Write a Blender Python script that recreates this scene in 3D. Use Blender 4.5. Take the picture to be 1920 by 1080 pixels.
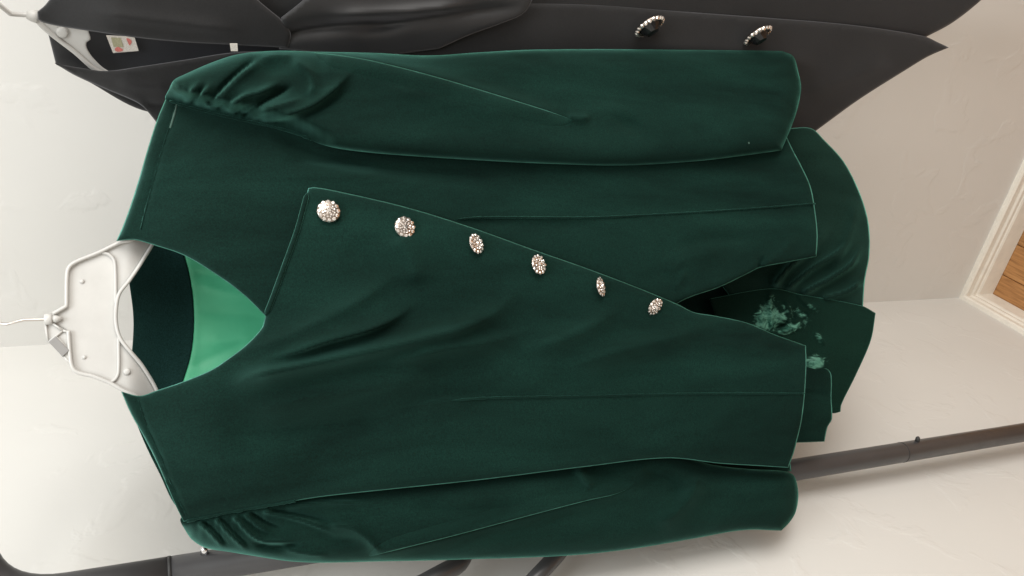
import bpy, bmesh, math, random
import numpy as np
from mathutils import Vector, Matrix
from mathutils.geometry import delaunay_2d_cdt

for o in list(bpy.data.objects):
    bpy.data.objects.remove(o)
scene = bpy.context.scene
COL = scene.collection
random.seed(4)
rng = np.random.RandomState(4)

# ------------------------------------------------------------------ camera
FPX = 1500.0                                   # focal length in pixels of the 1920 px wide photograph
PITCH = math.radians(24.7)
ROLL = math.radians(1.86)
CAM = np.array([0.0, 0.0, 1.70])
FWD = np.array([0, math.cos(PITCH), -math.sin(PITCH)])
DWN = np.array([0, -math.sin(PITCH), -math.cos(PITCH)])
RGT = np.array([1.0, 0, 0])
cd = bpy.data.cameras.new('camera')
cam = bpy.data.objects.new('camera', cd)
COL.objects.link(cam)
cd.sensor_width = 36.0
cd.lens = FPX / 1920 * 36.0
cd.clip_start = 0.02
cd.clip_end = 50
cx = DWN * math.cos(ROLL) - RGT * math.sin(ROLL)          # the phone was held upright: picture left is up
cy = DWN * math.sin(ROLL) + RGT * math.cos(ROLL)
cz = -FWD
cam.matrix_world = Matrix(((cx[0], cy[0], cz[0], CAM[0]), (cx[1], cy[1], cz[1], CAM[1]),
                           (cx[2], cy[2], cz[2], CAM[2]), (0, 0, 0, 1)))
scene.camera = cam

# ------------------------------------------------------------------ light
world = bpy.data.worlds.new('World')
scene.world = world
world.use_nodes = True
wb = world.node_tree.nodes['Background']
wb.inputs['Color'].default_value = (1.0, 0.94, 0.85, 1)
wb.inputs['Strength'].default_value = 0.80

def area(name, loc, target, size, power, color, sizey=None):
    ld = bpy.data.lights.new(name, 'AREA')
    ld.energy = power
    ld.color = color
    ld.shape = 'RECTANGLE'
    ld.size = size
    ld.size_y = sizey or size
    o = bpy.data.objects.new(name, ld)
    COL.objects.link(o)
    o.location = loc
    o.rotation_euler = (Vector(target) - Vector(loc)).to_track_quat('-Z', 'Y').to_euler()
    return o
area('window_light', (1.50, -0.50, 1.80), (-0.05, 0.9, 0.95), 1.1, 31, (1.0, 0.975, 0.935), 1.4)
area('top_fill_light', (0.12, 0.10, 2.55), (0.05, 0.75, 1.6), 0.6, 8.0, (0.93, 0.975, 1.0), 0.5)  # added fill from above to brighten the upper part, not a known lamp

scene.view_settings.view_transform = 'Standard'
scene.view_settings.look = 'None'
scene.view_settings.exposure = 0.0
scene.view_settings.gamma = 1.0
scene.view_settings.use_curve_mapping = False
scene.render.engine = 'CYCLES'

# ------------------------------------------------------------------ pixel -> ray
def rays(P):
    P = np.atleast_2d(np.asarray(P, float))
    dx = P[:, 0] - 960
    dy = P[:, 1] - 540
    dn = dx * math.cos(ROLL) - dy * math.sin(ROLL)
    rt = -dx * math.sin(ROLL) - dy * math.cos(ROLL)
    return FPX * FWD[None] + dn[:, None] * DWN[None] + rt[:, None] * RGT[None]

class Plane:
    """a standing plane; a point of it is found along the ray of a pixel, h metres in front of it"""
    def __init__(self, p0, turn=0.0):
        self.p0 = np.array(p0, float)
        t = math.radians(turn)
        self.n = np.array([-math.sin(t), -math.cos(t), 0.0])
        self.right = np.array([math.cos(t), -math.sin(t), 0.0])
    def at(self, P, h=0.0):
        d = rays(P)
        k = ((self.p0 - CAM) @ self.n + np.asarray(h)) / (d @ self.n)
        return CAM[None] + d * np.reshape(k, (-1, 1))

# ------------------------------------------------------------------ materials
def new_mat(name):
    m = bpy.data.materials.new(name)
    m.use_nodes = True
    nt = m.node_tree
    return m, nt, nt.nodes['Principled BSDF']

def node(nt, kind, **kw):
    n = nt.nodes.new(kind)
    for k, v in kw.items():
        setattr(n, k, v)
    return n

def noise(nt, scale, detail=3.0, rough=0.5, coord='Object', distort=0.0, sc=None):
    tc = node(nt, 'ShaderNodeTexCoord')
    n = node(nt, 'ShaderNodeTexNoise')
    n.inputs['Scale'].default_value = scale
    n.inputs['Detail'].default_value = detail
    n.inputs['Roughness'].default_value = rough
    n.inputs['Distortion'].default_value = distort
    if sc:
        mp = node(nt, 'ShaderNodeMapping')
        mp.inputs['Scale'].default_value = sc
        nt.links.new(tc.outputs[coord], mp.inputs['Vector'])
        nt.links.new(mp.outputs['Vector'], n.inputs['Vector'])
    else:
        nt.links.new(tc.outputs[coord], n.inputs['Vector'])
    return n

def ramp(nt, src, stops):
    r = node(nt, 'ShaderNodeValToRGB')
    els = r.color_ramp.elements
    while len(els) < len(stops):
        els.new(0.5)
    for e, (p, c) in zip(els, stops):
        e.position = p
        e.color = (c[0], c[1], c[2], 1) if not isinstance(c, (int, float)) else (c, c, c, 1)
    nt.links.new(src, r.inputs['Fac'])
    return r

def add_bump(nt, bsdf, src, strength, dist, prev=None):
    b = node(nt, 'ShaderNodeBump')
    b.inputs['Strength'].default_value = strength
    b.inputs['Distance'].default_value = dist
    nt.links.new(src, b.inputs['Height'])
    if prev:
        nt.links.new(prev.outputs['Normal'], b.inputs['Normal'])
    nt.links.new(b.outputs['Normal'], bsdf.inputs['Normal'])
    return b

def velvet(name, dark, light, sheen=(0.25, 0.80, 0.60), weight=0.62, lean=0.5, rim=0.32, crush=False):
    m, nt, b = new_mat(name)
    nap_fold_light = noise(nt, 13, 5, 0.6, sc=(1, 1, 0.26), distort=0.5)  # brushed nap; its streaks also paint in the bright bands of the folds
    grain = noise(nt, 800, 3, 0.75)
    r1 = ramp(nt, nap_fold_light.outputs['Fac'], [(0.3, dark), (0.72, light)])
    r2 = ramp(nt, grain.outputs['Fac'], [(0.30, 0.50), (0.70, 1.50)])
    mx = node(nt, 'ShaderNodeMix', data_type='RGBA', blend_type='MULTIPLY')
    mx.inputs['Factor'].default_value = 1.0
    nt.links.new(r1.outputs['Color'], mx.inputs['A'])
    nt.links.new(r2.outputs['Color'], mx.inputs['B'])
    col = mx.outputs['Result']
    b.inputs['Roughness'].default_value = 0.9
    b.inputs['Specular IOR Level'].default_value = 0.10
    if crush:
        # pile pressed flat: shinier ragged marks, with pale highlights painted into the colour
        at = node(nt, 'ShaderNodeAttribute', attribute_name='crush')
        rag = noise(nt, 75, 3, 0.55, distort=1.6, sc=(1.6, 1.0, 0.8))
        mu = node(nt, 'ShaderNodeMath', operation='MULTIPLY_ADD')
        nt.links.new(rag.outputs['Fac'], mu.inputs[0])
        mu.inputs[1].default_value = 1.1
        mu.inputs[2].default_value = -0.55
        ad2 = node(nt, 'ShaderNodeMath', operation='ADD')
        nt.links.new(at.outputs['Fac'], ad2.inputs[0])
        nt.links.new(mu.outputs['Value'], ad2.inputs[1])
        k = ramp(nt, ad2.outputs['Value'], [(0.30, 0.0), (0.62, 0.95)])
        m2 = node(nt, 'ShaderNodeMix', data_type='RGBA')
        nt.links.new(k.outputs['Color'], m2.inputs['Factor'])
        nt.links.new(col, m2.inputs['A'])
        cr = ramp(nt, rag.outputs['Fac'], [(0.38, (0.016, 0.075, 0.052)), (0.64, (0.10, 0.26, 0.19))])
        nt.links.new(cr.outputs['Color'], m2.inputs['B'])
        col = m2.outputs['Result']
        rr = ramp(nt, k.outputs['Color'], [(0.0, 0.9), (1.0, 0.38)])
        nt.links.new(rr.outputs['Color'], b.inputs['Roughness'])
    nt.links.new(col, b.inputs['Base Color'])
    b.inputs['Sheen Weight'].default_value = weight
    b.inputs['Sheen Roughness'].default_value = 0.40
    st = ramp(nt, nap_fold_light.outputs['Fac'], [(0.32, tuple(x * 0.45 for x in sheen)), (0.70, tuple(min(1, x * 1.5) for x in sheen))])
    nt.links.new(st.outputs['Color'], b.inputs['Sheen Tint'])
    pb = add_bump(nt, b, grain.outputs['Fac'], 0.16, 0.0007)
    # the pile leans upwards, so the fibres' own normal is tipped towards +Z
    ad = node(nt, 'ShaderNodeVectorMath', operation='ADD')
    ad.inputs[1].default_value = (0, 0, lean)
    nm = node(nt, 'ShaderNodeVectorMath', operation='NORMALIZE')
    nt.links.new(pb.outputs['Normal'], ad.inputs[0])
    nt.links.new(ad.outputs['Vector'], nm.inputs[0])
    nt.links.new(nm.outputs['Vector'], b.inputs['Normal'])
    # silky pile tips that catch the light where the cloth turns away, unevenly brushed
    sh = node(nt, 'ShaderNodeBsdfSheen')
    br = noise(nt, 60, 4, 0.65, distort=0.5)
    rc = ramp(nt, br.outputs['Fac'], [(0.30, tuple(x * rim * 0.35 for x in sheen)), (0.70, tuple(x * rim * 1.3 for x in sheen))])
    nt.links.new(rc.outputs['Color'], sh.inputs['Color'])
    sh.inputs['Roughness'].default_value = 0.22
    nt.links.new(pb.outputs['Normal'], sh.inputs['Normal'])
    sm_ = node(nt, 'ShaderNodeAddShader')
    nt.links.new(b.outputs['BSDF'], sm_.inputs[0])
    nt.links.new(sh.outputs['BSDF'], sm_.inputs[1])
    nt.links.new(sm_.outputs['Shader'], nt.nodes['Material Output'].inputs['Surface'])
    return m

M = {}
M['velvet'] = velvet('green_velvet', (0.0010, 0.0075, 0.0055), (0.0044, 0.0230, 0.0165))
M['velvet_facing'] = velvet('green_velvet_facing', (0.006, 0.026, 0.024), (0.009, 0.034, 0.031), weight=0.7)
M['crushed'] = velvet('crushed_velvet_highlights', (0.0020, 0.0130, 0.0085), (0.0036, 0.0200, 0.0130), crush=True)

M['velvet_skirt_sheen'] = velvet('green_velvet_skirt_sheen', (0.0030, 0.0130, 0.0095), (0.0085, 0.0290, 0.0210), weight=0.9, rim=0.6)  # paler copy of the velvet, the skirt's soft sheen put into its colour
m, nt, b = new_mat('green_satin')
n1 = noise(nt, 30, 3, 0.5)
r1 = ramp(nt, n1.outputs['Fac'], [(0.3, (0.075, 0.50, 0.26)), (0.7, (0.10, 0.58, 0.32))])
nt.links.new(r1.outputs['Color'], b.inputs['Base Color'])
b.inputs['Roughness'].default_value = 0.42
b.inputs['Sheen Weight'].default_value = 0.25
b.inputs['Sheen Tint'].default_value = (0.5, 1, 0.7, 1)
wv = noise(nt, 1800, 1, 0.5)
add_bump(nt, b, wv.outputs['Fac'], 0.08, 0.0003)
M['satin'] = m

def cloth(name, c, grain_scale=1600, sheen=0.5, rough=0.85, var=0.25, tint=(0.9, 0.92, 1.0)):
    m, nt, b = new_mat(name)
    big = noise(nt, 14, 3, 0.5)
    g = noise(nt, grain_scale, 2, 0.6)
    r1 = ramp(nt, big.outputs['Fac'], [(0.3, tuple(x * (1 - var) for x in c)), (0.7, tuple(x * (1 + var) for x in c))])
    r2 = ramp(nt, g.outputs['Fac'], [(0.3, 0.75), (0.7, 1.25)])
    mx = node(nt, 'ShaderNodeMix', data_type='RGBA', blend_type='MULTIPLY')
    mx.inputs['Factor'].default_value = 1.0
    nt.links.new(r1.outputs['Color'], mx.inputs['A'])
    nt.links.new(r2.outputs['Color'], mx.inputs['B'])
    nt.links.new(mx.outputs['Result'], b.inputs['Base Color'])
    b.inputs['Roughness'].default_value = rough
    b.inputs['Sheen Weight'].default_value = sheen
    b.inputs['Sheen Roughness'].default_value = 0.5
    b.inputs['Sheen Tint'].default_value = (*tint, 1)
    add_bump(nt, b, g.outputs['Fac'], 0.15, 0.0004)
    return m
M['black'] = cloth('black_wool', (0.0078, 0.0078, 0.0082), sheen=0.15, grain_scale=600)
M['black_lapel'] = cloth('black_satin_lapel', (0.012, 0.012, 0.013), rough=0.55, sheen=0.2)
M['black_lining'] = cloth('black_lining', (0.012, 0.013, 0.016), rough=0.5, sheen=0.3)
M['label'] = cloth('label_cloth', (0.70, 0.66, 0.60), sheen=0.1, var=0.04, tint=(1, 1, 1))
M['label_olive'] = cloth('label_olive_print', (0.42, 0.40, 0.26), sheen=0.0, var=0.15, tint=(1, 1, 1))
M['label_red'] = cloth('label_red_print', (0.66, 0.20, 0.17), sheen=0.0, var=0.25, tint=(1, 1, 1))
M['lint'] = cloth('pale_lint', (0.045, 0.105, 0.082), sheen=0.2, var=0.1, tint=(1, 1, 1))

def plastic(name, c, rough=0.38, metal=0.0, bumps=0.0):
    m, nt, b = new_mat(name)
    n = noise(nt, 40, 4, 0.6)
    r = ramp(nt, n.outputs['Fac'], [(0.3, tuple(x * 0.94 for x in c)), (0.7, tuple(min(1, x * 1.04) for x in c))])
    nt.links.new(r.outputs['Color'], b.inputs['Base Color'])
    r2 = ramp(nt, n.outputs['Fac'], [(0.3, rough * 0.85), (0.7, rough * 1.2)])
    nt.links.new(r2.outputs['Color'], b.inputs['Roughness'])
    b.inputs['Metallic'].default_value = metal
    if bumps:
        add_bump(nt, b, n.outputs['Fac'], bumps, 0.001)
    return m
M['hanger'] = plastic('white_plastic', (0.55, 0.545, 0.525), 0.36, bumps=0.1)
M['hanger_grey'] = plastic('grey_plastic_tab', (0.27, 0.265, 0.26), 0.4)
M['wire'] = plastic('steel_wire', (0.62, 0.58, 0.54), 0.3, 1.0)
M['pole'] = plastic('grey_painted_tube', (0.055, 0.054, 0.056), 0.34)
M['pole_plug'] = plastic('dark_plastic_plug', (0.03, 0.03, 0.03), 0.5)
M['steel'] = plastic('bright_steel', (0.75, 0.75, 0.76), 0.18, 1.0)
M['silver'] = plastic('silver_setting', (0.36, 0.31, 0.27), 0.25, 1.0)
M['stone'] = plastic('rhinestone', (0.80, 0.75, 0.71), 0.08, 0.85)
M['jet'] = plastic('black_cut_glass', (0.012, 0.012, 0.013), 0.10)
M['trim'] = plastic('white_trim_paint', (0.84, 0.80, 0.72), 0.4)

# wall: hand-trowelled paint with flattened low patches
m, nt, b = new_mat('wall_paint')
tone = noise(nt, 3.0, 3, 0.5)
r = ramp(nt, tone.outputs['Fac'], [(0.3, (0.685, 0.676, 0.648)), (0.7, (0.715, 0.706, 0.678))])
nt.links.new(r.outputs['Color'], b.inputs['Base Color'])
b.inputs['Roughness'].default_value = 0.55
b.inputs['Specular IOR Level'].default_value = 0.35
kd = noise(nt, 13, 4, 0.5, distort=0.5)
kr = ramp(nt, kd.outputs['Fac'], [(0.54, 0.0), (0.62, 1.0)])
kr.color_ramp.interpolation = 'EASE'
fine = noise(nt, 140, 3, 0.6)
b1 = add_bump(nt, b, kr.outputs['Color'], 0.34, 0.0012)
add_bump(nt, b, fine.outputs['Fac'], 0.10, 0.0008, b1)
M['wall'] = m

m, nt, b = new_mat('oak_floor')
gr = noise(nt, 9, 6, 0.62, sc=(1.2, 16, 4), distort=0.6)
oi = node(nt, 'ShaderNodeObjectInfo')
r = ramp(nt, gr.outputs['Fac'], [(0.28, (0.20, 0.085, 0.028)), (0.5, (0.42, 0.205, 0.075)), (0.74, (0.55, 0.30, 0.12))])
hs = node(nt, 'ShaderNodeHueSaturation')
mr = node(nt, 'ShaderNodeMapRange')
mr.inputs['To Min'].default_value = 0.75
mr.inputs['To Max'].default_value = 1.2
nt.links.new(oi.outputs['Random'], mr.inputs['Value'])
nt.links.new(mr.outputs['Result'], hs.inputs['Value'])
nt.links.new(r.outputs['Color'], hs.inputs['Color'])
nt.links.new(hs.outputs['Color'], b.inputs['Base Color'])
b.inputs['Roughness'].default_value = 0.32
add_bump(nt, b, gr.outputs['Fac'], 0.12, 0.0008)
M['oak'] = m

# ------------------------------------------------------------------ object helpers
def thing(name, label, cat, loc, group=None):
    o = bpy.data.objects.new(name, None)
    o.empty_display_size = 0.05
    COL.objects.link(o)
    o.location = loc
    o['label'] = label
    o['category'] = cat
    if group:
        o['group'] = group
    return o

def world_loc(o):
    l = Vector((0, 0, 0))
    while o is not None:
        l = l + o.location
        o = o.parent
    return l

def mesh_obj(name, verts, faces, mat, parent=None, smooth=True, kind=None, label=None, origin=None):
    """verts in world metres"""
    verts = np.asarray(verts, float)
    base = np.array(world_loc(parent)) if parent else np.zeros(3)
    org = np.array(origin) if origin is not None else verts.mean(0)
    me = bpy.data.meshes.new(name)
    me.from_pydata((verts - org).tolist(), [], [tuple(int(i) for i in f) for f in faces])
    me.materials.append(mat)
    if smooth:
        me.polygons.foreach_set('use_smooth', [True] * len(me.polygons))
    me.update()
    o = bpy.data.objects.new(name, me)
    COL.objects.link(o)
    o.location = org - base
    if parent:
        o.parent = parent
    if kind:
        o['kind'] = kind
    if label:
        o['label'] = label
    return o

def catmull(pts, closed=False, step=5.0):
    """points (x, y[, 'c']) -> evenly sampled curve; 'c' marks a sharp corner"""
    P = [np.array(p[:2], float) for p in pts]
    C = [len(p) > 2 for p in pts]
    n = len(P)
    out = []
    rngi = range(n if closed else n - 1)
    for i in rngi:
        p1, p2 = P[i], P[(i + 1) % n]
        p0 = P[(i - 1) % n] if (closed or i > 0) else p1
        p3 = P[(i + 2) % n] if (closed or i < n - 2) else p2
        if C[i]:
            p0 = p1
        if C[(i + 1) % n]:
            p3 = p2
        L = np.linalg.norm(p2 - p1)
        k = max(1, int(round(L / step)))
        d0 = max(np.linalg.norm(p1 - p0), 1e-6)
        d1 = max(L, 1e-6)
        d2 = max(np.linalg.norm(p3 - p2), 1e-6)
        m1 = (p2 - p0) / (d0 + d1) * d1 if not np.allclose(p0, p1) else (p2 - p1)
        m2 = (p3 - p1) / (d1 + d2) * d1 if not np.allclose(p3, p2) else (p2 - p1)
        for j in range(k):
            t = j / k
            t2, t3 = t * t, t * t * t
            out.append((2 * t3 - 3 * t2 + 1) * p1 + (t3 - 2 * t2 + t) * m1 + (-2 * t3 + 3 * t2) * p2 + (t3 - t2) * m2)
    if not closed:
        out.append(P[-1])
    return np.array(out)

def seg_dist(P, A, closed=False):
    """distance, signed side and parameter of points P to the polyline A"""
    n = len(A)
    best = np.full(len(P), 1e9)
    side = np.zeros(len(P))
    par = np.zeros(len(P))
    m = n if closed else n - 1
    L = [np.linalg.norm(A[(i + 1) % n] - A[i]) for i in range(m)]
    tot = max(sum(L), 1e-9)
    acc = 0.0
    for i in range(m):
        a, bb = A[i], A[(i + 1) % n]
        e = bb - a
        l2 = max(e @ e, 1e-12)
        w = P - a
        t = np.clip((w @ e) / l2, 0, 1)
        q = w - t[:, None] * e
        d = np.hypot(q[:, 0], q[:, 1])
        k = d < best
        best = np.where(k, d, best)
        s = e[0] * w[:, 1] - e[1] * w[:, 0]
        side = np.where(k, np.sign(s), side)
        par = np.where(k, (acc + t * L[i]) / tot, par)
        acc += L[i]
    return best, side, par

def inside(P, A):
    c = np.zeros(len(P), bool)
    n = len(A)
    x, y = P[:, 0], P[:, 1]
    for i in range(n):
        x1, y1 = A[i]
        x2, y2 = A[(i + 1) % n]
        if y1 == y2:
            continue
        k = ((y1 > y) != (y2 > y)) & (x < (x2 - x1) * (y - y1) / (y2 - y1) + x1)
        c ^= k
    return c

def sstep(a, b_, x):
    t = np.clip((x - a) / (b_ - a), 0, 1)
    return t * t * (3 - 2 * t)

class Fold:
    """a ridge (amp > 0) or groove along a drawn line; wl / wr: widths in px on the line's two sides (left = image-up
    when the line runs to the right), t0 / t1: share of the line over which it fades in and out"""
    def __init__(self, pts, amp, wl, wr=None, t0=0.25, t1=0.25, sharp=1.4):
        self.A = catmull(pts, step=8)
        self.amp, self.wl, self.wr = (amp * 1.7 if abs(amp) > 0.0019 else amp), wl, wr or wl
        self.t0, self.t1, self.sharp = t0, t1, sharp
        w = max(self.wl, self.wr) * 4
        self.lo = self.A.min(0) - w
        self.hi = self.A.max(0) + w
    def __call__(self, P):
        out = np.zeros(len(P))
        k = np.all((P > self.lo) & (P < self.hi), axis=1)
        if not k.any():
            return out
        d, s, t = seg_dist(P[k], self.A)
        w = np.where(s < 0, self.wl, self.wr)
        f = np.exp(-(d / w) ** self.sharp)
        tp = np.ones_like(t)
        if self.t0 > 0:
            tp = tp * sstep(0, self.t0, t)
        if self.t1 > 0:
            tp = tp * (1 - sstep(1 - self.t1, 1, t))
        out[k] = self.amp * f * tp
        return out

class Dent:
    def __init__(self, c, amp, rx, ry, rot=0):
        self.c, self.amp, self.rx, self.ry, self.rot = np.array(c, float), amp, rx, ry, math.radians(rot)
    def __call__(self, P):
        q = P - self.c
        c, s = math.cos(self.rot), math.sin(self.rot)
        u = (q[:, 0] * c + q[:, 1] * s) / self.rx
        v = (-q[:, 0] * s + q[:, 1] * c) / self.ry
        return self.amp * np.exp(-(u * u + v * v))

_wv = [(rng.uniform(0, 2 * math.pi), rng.uniform(0.6, 1.5), rng.uniform(0, 6.28)) for _ in range(10)]
def wobble(P, scale, amp):
    """slow uneven waviness of hanging cloth"""
    r = np.zeros(len(P))
    for a, f, ph in _wv:
        r += np.sin((P[:, 0] * math.cos(a) * 0.6 + P[:, 1] * math.sin(a)) * f * 6.28 / scale + ph)
    return amp * r / len(_wv)

def grid_points(B, sp):
    lo, hi = B.min(0), B.max(0)
    ys = np.arange(lo[1], hi[1], sp * 0.87)
    pts = []
    for i, y in enumerate(ys):
        xs = np.arange(lo[0] + (sp / 2 if i % 2 else 0), hi[0], sp)
        pts.append(np.stack([xs, np.full(len(xs), y)], 1))
    G = np.concatenate(pts)
    G = G[inside(G, B)]
    d, _, _ = seg_dist(G, B, True)
    return G[d > sp * 1.15]

def triangulate(outline, sp):
    B = catmull(outline, True, sp)
    keep = [0]
    for i in range(1, len(B)):
        if np.linalg.norm(B[i] - B[keep[-1]]) > sp * 0.3:
            keep.append(i)
    B = B[keep]
    G = grid_points(B, sp)
    # a narrow row just inside the edge so the edge can roll over
    n = len(B)
    tang = np.roll(B, -1, 0) - np.roll(B, 1, 0)
    tang /= np.maximum(np.linalg.norm(tang, axis=1, keepdims=True), 1e-9)
    nor = np.stack([-tang[:, 1], tang[:, 0]], 1)
    area_ = np.sum(B[:, 0] * np.roll(B[:, 1], -1) - np.roll(B[:, 0], -1) * B[:, 1])
    if area_ < 0:
        nor = -nor
    R = B + nor * sp * 0.5
    k = inside(R, B)
    dR, _, _ = seg_dist(R, B, True)
    R = R[k & (dR > sp * 0.35)]
    V = np.concatenate([B, R, G])
    res = delaunay_2d_cdt([Vector(v) for v in V], [], [list(range(n))], 1, 1e-4)
    P = np.array([(v.x, v.y) for v in res[0]])
    F = [tuple(f) for f in res[2]]
    d, _, _ = seg_dist(P, B, True)
    return P, F, d, B

def oriented(V, F, n):
    """turn the triangles so they face along n"""
    a, b_, c = (V[F[0][i]] for i in range(3))
    s = sum(np.dot(np.cross(V[f[1]] - V[f[0]], V[f[2]] - V[f[0]]), n) for f in F[::max(1, len(F) // 50)])
    return F if s > 0 else [tuple(reversed(f)) for f in F]

def cloth_panel(name, outline, plane, h, mat, parent, sp=5.0, edge=(9, 0.004), back=None, thick=0.0016, label=None, folds=(), attr=None, edge_scale=None, blend=None):
    """one cut piece of cloth; h(P, d) metres in front of the plane. back(P, d) closes it to a hollow tube such as a sleeve"""
    P, F, d, B = triangulate(outline, sp)
    H = h(P, d)
    HF = np.zeros(len(P))
    for f in folds:
        HF = HF + f(P)
    w, dep = edge
    e = 1 - np.clip(d / w, 0, 1)
    es = edge_scale(P) if edge_scale else 1.0
    H = H - es * dep * (1 - np.sqrt(np.clip(1 - e * e, 0, 1)))
    if blend:
        H, HF = blend(P, H, HF)
    H = H + HF
    V = plane.at(P, H)
    F = oriented(V, F, plane.n)
    if back is not None:
        Hb = np.minimum(back(P, d), H - 0.0005)
        rim = d < 1e-3
        Vb = plane.at(P, np.where(rim, H, Hb))
        idx = np.arange(len(P)) + len(P)
        remap = np.where(rim, np.arange(len(P)), idx)
        V2 = np.concatenate([V, Vb])
        F2 = list(F) + [tuple(remap[i] for i in reversed(f)) for f in F if not all(rim[i] for i in f)]
        used = np.unique(np.array(F2).ravel())
        mp = -np.ones(len(V2), int)
        mp[used] = np.arange(len(used))
        o = mesh_obj(name, V2[used], [tuple(mp[list(f)]) for f in F2], mat, parent, label=label)
    else:
        o = mesh_obj(name, V, F, mat, parent, label=label)
        if attr:
            A = o.data.attributes.new(attr[0], 'FLOAT', 'POINT')
            A.data.foreach_set('value', attr[1](P).astype(np.float32))
        s = o.modifiers.new('thickness', 'SOLIDIFY')
        s.thickness = thick
        s.offset = -1
    return o

def tube(name, pts, r, mat, parent, seg=16, label=None, cap=True, square=0.0):
    """round tube through world points; r may be one radius or one per point"""
    pts = [np.array(p, float) for p in pts]
    n = len(pts)
    rr = [r] * n if np.isscalar(r) else list(r)
    T = []
    for i in range(n):
        a = pts[max(0, i - 1)]
        c = pts[min(n - 1, i + 1)]
        t = c - a
        T.append(t / max(np.linalg.norm(t), 1e-12))
    up = np.array([0.0, 0, 1])
    if abs(T[0] @ up) > 0.9:
        up = np.array([0, 1.0, 0])
    u = np.cross(T[0], up)
    u /= np.linalg.norm(u)
    V, F = [], []
    for i in range(n):
        u = u - T[i] * (u @ T[i])
        u /= np.linalg.norm(u)
        v = np.cross(T[i], u)
        for j in range(seg):
            a = 2 * math.pi * j / seg
            V.append(pts[i] + rr[i] * (u * math.cos(a) + v * math.sin(a)))
    for i in range(n - 1):
        for j in range(seg):
            k = (j + 1) % seg
            F.append((i * seg + j, i * seg + k, (i + 1) * seg + k, (i + 1) * seg + j))
    if cap:
        F.append(tuple(reversed(range(seg))))
        F.append(tuple((n - 1) * seg + j for j in range(seg)))
    return mesh_obj(name, V, F, mat, parent, label=label)

def bend(a, corner, c, r, k=8):
    """polyline a -> corner -> c with a rounded corner of radius r"""
    a, corner, c = (np.array(p, float) for p in (a, corner, c))
    d1 = (a - corner) / np.linalg.norm(a - corner)
    d2 = (c - corner) / np.linalg.norm(c - corner)
    p1, p2 = corner + d1 * r, corner + d2 * r
    return [a] + [(1 - t) ** 2 * p1 + 2 * t * (1 - t) * corner + t * t * p2 for t in np.linspace(0, 1, k)] + [c]

def prism(name, poly3, back_vec, mat, parent=None, **kw):
    poly3 = np.asarray(poly3, float)
    n = len(poly3)
    V = np.concatenate([poly3, poly3 + np.asarray(back_vec, float)])
    F = [tuple(range(n)), tuple(reversed(range(n, 2 * n)))] + [(i, i + n, (i + 1) % n + n, (i + 1) % n) for i in range(n)]
    o = mesh_obj(name, V, F, mat, parent, smooth=False, **kw)
    bm = bmesh.new()
    bm.from_mesh(o.data)
    bmesh.ops.recalc_face_normals(bm, faces=bm.faces)
    bm.to_mesh(o.data)
    bm.free()
    return o

def bevel(o, w=0.001, seg=2):
    mo = o.modifiers.new('bevel', 'BEVEL')
    mo.width = w
    mo.segments = seg
    mo.limit_method = 'ANGLE'
    return o

# ================================================================== SETTING
fr = rays([(1862, 551)])[0]
corner = CAM + fr * (-CAM[2] / fr[2])                 # inner corner of the skirting on the floor
AZL, AZR = math.radians(28.5), math.radians(-61.5)     # the two walls recede at these bearings
dl = -np.array([math.sin(AZL), math.cos(AZL), 0])      # from the corner along the left wall towards the viewer
dr = -np.array([math.sin(AZR), math.cos(AZR), 0])      # from the corner along the right wall
nl = dr.copy()                                         # inward normals (the walls are square to each other)
nr = dl.copy()
BT = 0.014
wc = corner - nl * BT - nr * BT                        # wall corner behind the skirting
ZH = 2.7
def wall(name, d, n, L):
    a, b_ = wc - d * 0.1, wc + d * L
    poly = [a, b_, b_ + [0, 0, ZH], a + [0, 0, ZH]]
    o = prism(name, [np.array(p) for p in poly], -n * 0.10, M['wall'])
    o['kind'] = 'structure'
    return o
wl_ = wall('wall_left', dl, nl, 3.2)
wr_ = wall('wall_right', dr, nr, 3.2)

def baseboard(parent, d, n, other_n):
    prof = [(0, 0.001), (BT, 0.001), (BT, 0.046), (BT - 0.0015, 0.050), (BT - 0.003, 0.052), (BT - 0.003, 0.060),
            (BT - 0.006, 0.064), (BT - 0.007, 0.071), (BT - 0.004, 0.074), (BT - 0.004, 0.081), (BT - 0.007, 0.085), (0, 0.086)]
    V, F = [], []
    # mitred at the corner, square at the far end
    for p, z in prof:
        V.append(wc + n * p + d * p + np.array([0, 0, z]))
    for p, z in prof:
        V.append(wc + n * p + d * 3.1 + np.array([0, 0, z]))
    k = len(prof)
    for i in range(k):
        F.append((i, (i + 1) % k, (i + 1) % k + k, i + k))
    F.append(tuple(range(k)))
    F.append(tuple(reversed(range(k, 2 * k))))
    o = mesh_obj('baseboard', V, F, M['trim'], parent, smooth=False)
    bm = bmesh.new(); bm.from_mesh(o.data)
    bmesh.ops.recalc_face_normals(bm, faces=bm.faces)
    bm.to_mesh(o.data); bm.free()
    return o
baseboard(wl_, dl, nl, nr)
baseboard(wr_, dr, nr, nl)

c0 = wc - dl * 0.05 - dr * 0.05
fl = prism('floor', [c0 + [0, 0, -0.012], c0 + dl * 3.1 + [0, 0, -0.012], c0 + dl * 3.1 + dr * 3.1 + [0, 0, -0.012], c0 + dr * 3.1 + [0, 0, -0.012]],
           (0, 0, -0.05), M['pole_plug'])
fl['kind'] = 'structure'
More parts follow.
